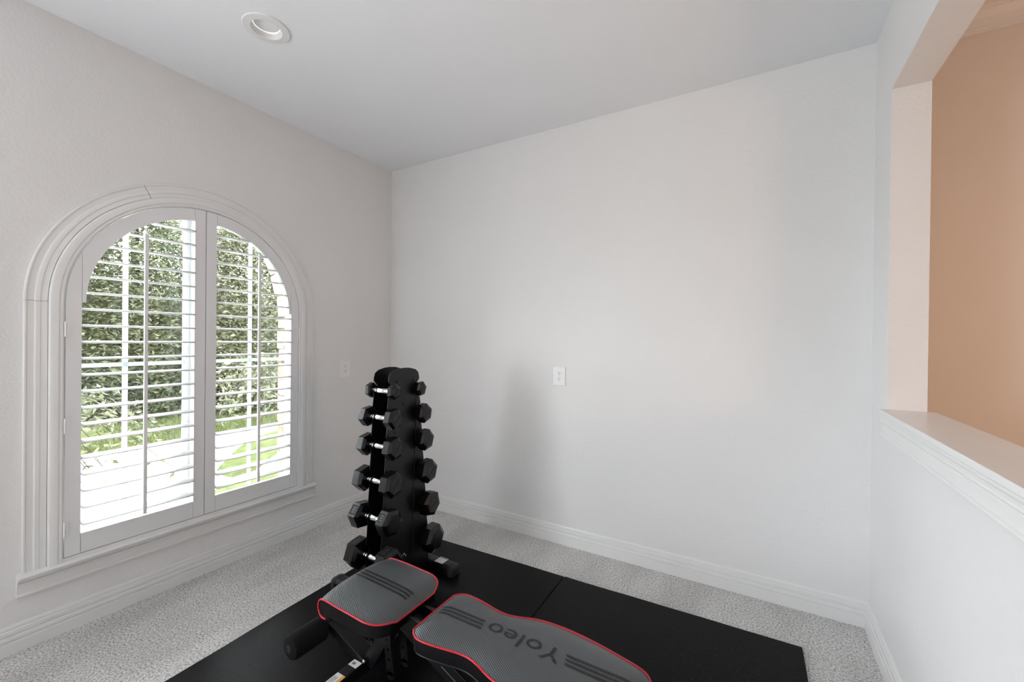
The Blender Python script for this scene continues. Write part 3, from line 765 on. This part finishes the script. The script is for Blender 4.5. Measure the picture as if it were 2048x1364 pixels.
# kidney-shaped turf patch by the porch
pp = [(-2.55, .02), (-2.85, .0), (-3.25, .30), (-3.75, .72), (-4.15, 1.15), (-4.35, 1.6), (-3.95, 1.7), (-3.45, 1.25), (-2.95, .70), (-2.6, .32)]
tag(MB().prism([(x, y, GZ) for x, y in pp], (0, 0, .05)).build('turf_patch', M_LAWN), 'narrow curved turf strip beside the porch', 'grass', kind='structure')

def leaf_cloud(n, sampler, size, parent, mat, flat=.5, up=0.0):
    m = MB()
    for i in range(n):
        p = sampler()
        if p is None: continue
        d = Vector((random.gauss(0, 1), random.gauss(0, 1), random.gauss(0, flat) + up)).normalized()
        nn = Vector((random.gauss(0, 1), random.gauss(0, 1), random.gauss(.6, 1))).normalized()
        sd = d.cross(nn).normalized(); nn = sd.cross(d)
        L = size * random.uniform(.7, 1.25); w = L * random.uniform(.17, .25)
        a = p; t = p + d * L + nn * L * .08
        m.add([a, p + d * L * .45 + sd * w - nn * L * .05, t, p + d * L * .45 - sd * w - nn * L * .05], [(0, 1, 2), (0, 2, 3)])
    o0 = org(parent)
    me = bpy.data.meshes.new('foliage'); me.from_pydata([tuple(Vector(v) - o0) for v in m.v], [], m.f); me.materials.append(mat)
    o = link('foliage', me, parent); tag(o, kind='stuff'); return o
def tree(c, rx, ry, z0, z1, n, label, mat, size=.10, sparse=.66):
    cx, cy = c
    r = thing('evergreen_tree', (cx, cy, GZ), label, 'tree', 'evergreen trees beyond the driveway')
    tr = MB().tube([(cx, cy, GZ - .05), (cx + .03, cy - .02, GZ + .8), (cx - .02, cy + .05, GZ + 1.8), (cx, cy, z1 - .6)], .07, 8)
    tr.build('trunk', M_BARK, r, True)
    br = MB()
    for k in range(14):
        a = random.uniform(0, 2 * PI); zz = random.uniform(.8, z1 - 1.0); l = random.uniform(.6, 1.0)
        e = Vector((cx + math.cos(a) * rx * l, cy + math.sin(a) * ry * l, zz + random.uniform(.3, .9)))
        mid = Vector((cx + math.cos(a) * rx * l * .5, cy + math.sin(a) * ry * l * .5, zz + .35))
        br.tube([(cx, cy, zz), mid, e], .018, 5)
    br.build('branches', M_BARK, r)
    def samp():
        for _ in range(30):
            u = random.random(); th = random.uniform(0, 2 * PI); rad = math.sqrt(random.uniform(.15, 1)); z = z0 + (z1 - z0) * u
            env = math.sqrt(max(0.02, 1 - (max(0, u - .25) / .76) ** 2))
            p = Vector((cx + rx * rad * env * math.cos(th), cy + ry * rad * env * math.sin(th), z))
            f = mnoise.noise(p * 1.9) + .5 * mnoise.noise(p * 4.1)
            thr = -1.2 if u < .45 else -.8 + (u - .45) * 2.0 * sparse
            if f > thr: return p
        return None
    leaf_cloud(n, samp, size, r, mat)
tree((-8.4, 1.0), 1.15, 1.15, GZ + .02, 4.6, 28000, 'dense evergreen tree, leftmost of the three seen through the shutters', M_LEAF)
tree((-7.5, 2.85), 1.15, 1.2, GZ + .02, 4.2, 28000, 'dense olive green tree in the middle of the three beyond the driveway', M_LEAF2)
tree((-6.9, 4.75), 1.15, 1.2, GZ + .02, 3.8, 26000, 'dense evergreen tree, rightmost of the three, next to the porch arch', M_LEAF)
# clipped hedge running behind the trees
hr = thing('boundary_hedge', (-10.2, 3.0, GZ), 'long hedge in the distance behind the evergreen trees', 'hedge')
def hsamp():
    x = random.uniform(-10.6, -9.5); y = random.uniform(-3.0, 9.5); top = 2.7 + .35 * mnoise.noise(Vector((y * .8, 0, 3.3)))
    return Vector((x, y, GZ + random.random() * (top - GZ)))
leaf_cloud(26000, hsamp, .15, hr, M_LEAF2)
MB().box(-10.35, -9.9, -3.0, 9.5, GZ, 2.2).build('hedge_core', M_LAWN, hr)
# shrub in front with twigs hanging over the driveway
def shrub(c, label, tips):
    r = thing('leafy_shrub', (*c, GZ), label, 'shrub', 'leafy shrubs by the driveway')
    st = MB(); pts = []
    for (x, y, z) in tips:
        p0 = Vector((*c, GZ + .6)); e = Vector((x, y, z)); mid = p0.lerp(e, .5) + Vector((0, 0, .5))
        path = [p0, p0.lerp(mid, .5) + Vector((0, 0, .1)), mid, mid.lerp(e, .5) + Vector((0, 0, .08)), e]
        st.tube(path, .0035, 5)
        for k in range(26):
            t = random.uniform(.35, 1.0) * 4; i = min(3, int(t)); q = path[i].lerp(path[i + 1], t - i)
            pts.append(q + Vector((random.gauss(0, .07), random.gauss(0, .07), random.gauss(-.02, .06))))
    st.tube([(*c, GZ), (*c, GZ + .62)], .03, 6)
    st.build('stems', M_BARK, r)
    it = iter(pts)
    leaf_cloud(len(pts), lambda: next(it), .085, r, M_LEAF, .6, -.3)
shrub((-2.75, -1.95), 'bare-stemmed shrub whose leafy twigs hang over the driveway, left shutter panel', [(-2.6 + random.uniform(-.35, .35), random.uniform(-1.35, -.55), random.uniform(.0, .55)) for _ in range(22)])
shrub((-3.5, 1.35), 'leafy shrub arching over the driveway, seen through the right shutter panel', [(-3.1 + random.uniform(-.4, .4), random.uniform(-.05, .75), random.uniform(.15, .85)) for _ in range(18)])

# stone porch wall with an arched opening, each stone its own block
PY = -.45
porch = thing('porch_wall', (-.55, PY, GZ), 'stone porch wall with an arched opening beside the window', 'wall', kind='structure')
AX, AZ, AR, AV = -4.25, 1.50, 3.40, 1.50      # elliptical arch: half span AR, rise AV
core = MB()
core.box(AX + AR + .02, -T, PY + .02, PY + .32, GZ, 3.5).box(AX - AR - .5, AX - AR - .02, PY + .02, PY + .32, GZ, 3.5)
NA2 = 24
for i in range(NA2):
    a0, a1 = PI * i / NA2, PI * (i + 1) / NA2
    p = [(AX + (AR + .02) * math.cos(a), AZ + (AV + .02) * math.sin(a)) for a in (a0, a1)]
    core.prism([(p[0][0], PY + .02, p[0][1]), (p[1][0], PY + .02, p[1][1]), (p[1][0], PY + .02, 3.5), (p[0][0], PY + .02, 3.5)], (0, .30, 0))
core.build('mortar_core', M_MORTAR, porch)
def stone(x0, x1, z0, z1):
    g_ = .006; j = lambda: random.uniform(-.006, .006)
    d = random.uniform(.0, .022); c = .012
    f = [(x0 + g_ + c + j(), z0 + g_ + c + j()), (x1 - g_ - c + j(), z0 + g_ + c + j()), (x1 - g_ - c + j(), z1 - g_ - c + j()), (x0 + g_ + c + j(), z1 - g_ - c + j())]
    bq = [(x0 + g_, z0 + g_), (x1 - g_, z0 + g_), (x1 - g_, z1 - g_), (x0 + g_, z1 - g_)]
    MB().rings([[(x, PY + .05, z) for x, z in bq], [(x, PY + .012 - d * .4, z) for x, z in bq], [(x, PY - .004 - d, z) for x, z in f]]).build('stone', M_STONE, porch)
z = GZ
while z < 3.4:
    h = random.uniform(.07, .17)
    x = -T - .01
    xl = AX + AR + .02
    if z + h / 2 > AZ:
        dd = 1 - ((z + h / 2 - AZ) / (AV + .16)) ** 2
        xl = AX + (AR + .16) * math.sqrt(dd) if dd > 0 else -4.0
    xl = max(xl, -4.0)
    while x > xl + .03:
        w_ = random.uniform(.18, .42); xa = max(x - w_, xl)
        if xa - xl < .10: xa = xl
        stone(xa, x, z, z + h); x = xa
    z += h
# voussoirs of the arch (with depth, so that the underside shows)
for i in range(26):
    a0, a1 = PI * i / 26 + .003, PI * (i + 1) / 26 - .003
    d = random.uniform(.0, .02); r0 = -random.uniform(0, .012); r1 = .15 + random.uniform(-.02, .02)
    pts = [(AX + (AR + r) * math.cos(a), AZ + (AV + r) * math.sin(a)) for r, a in ((r0, a0), (r1, a0), (r1, a1), (r0, a1))]
    MB().prism([(x, PY - .012 - d, zz) for x, zz in pts], (0, .345 + d, 0)).build('arch_stone', M_STONE, porch, bevel=.008)
# jamb stones of the opening
z = GZ
while z < AZ - .02:
    h = min(random.uniform(.09, .18), AZ - z)
    xx = AX + AR - random.uniform(0, .01)
    MB().box(xx, xx + .10, PY - random.uniform(.004, .02), PY + .33, z + .005, z + h - .005).build('jamb_stone', M_STONE, porch, bevel=.008)
    z += h
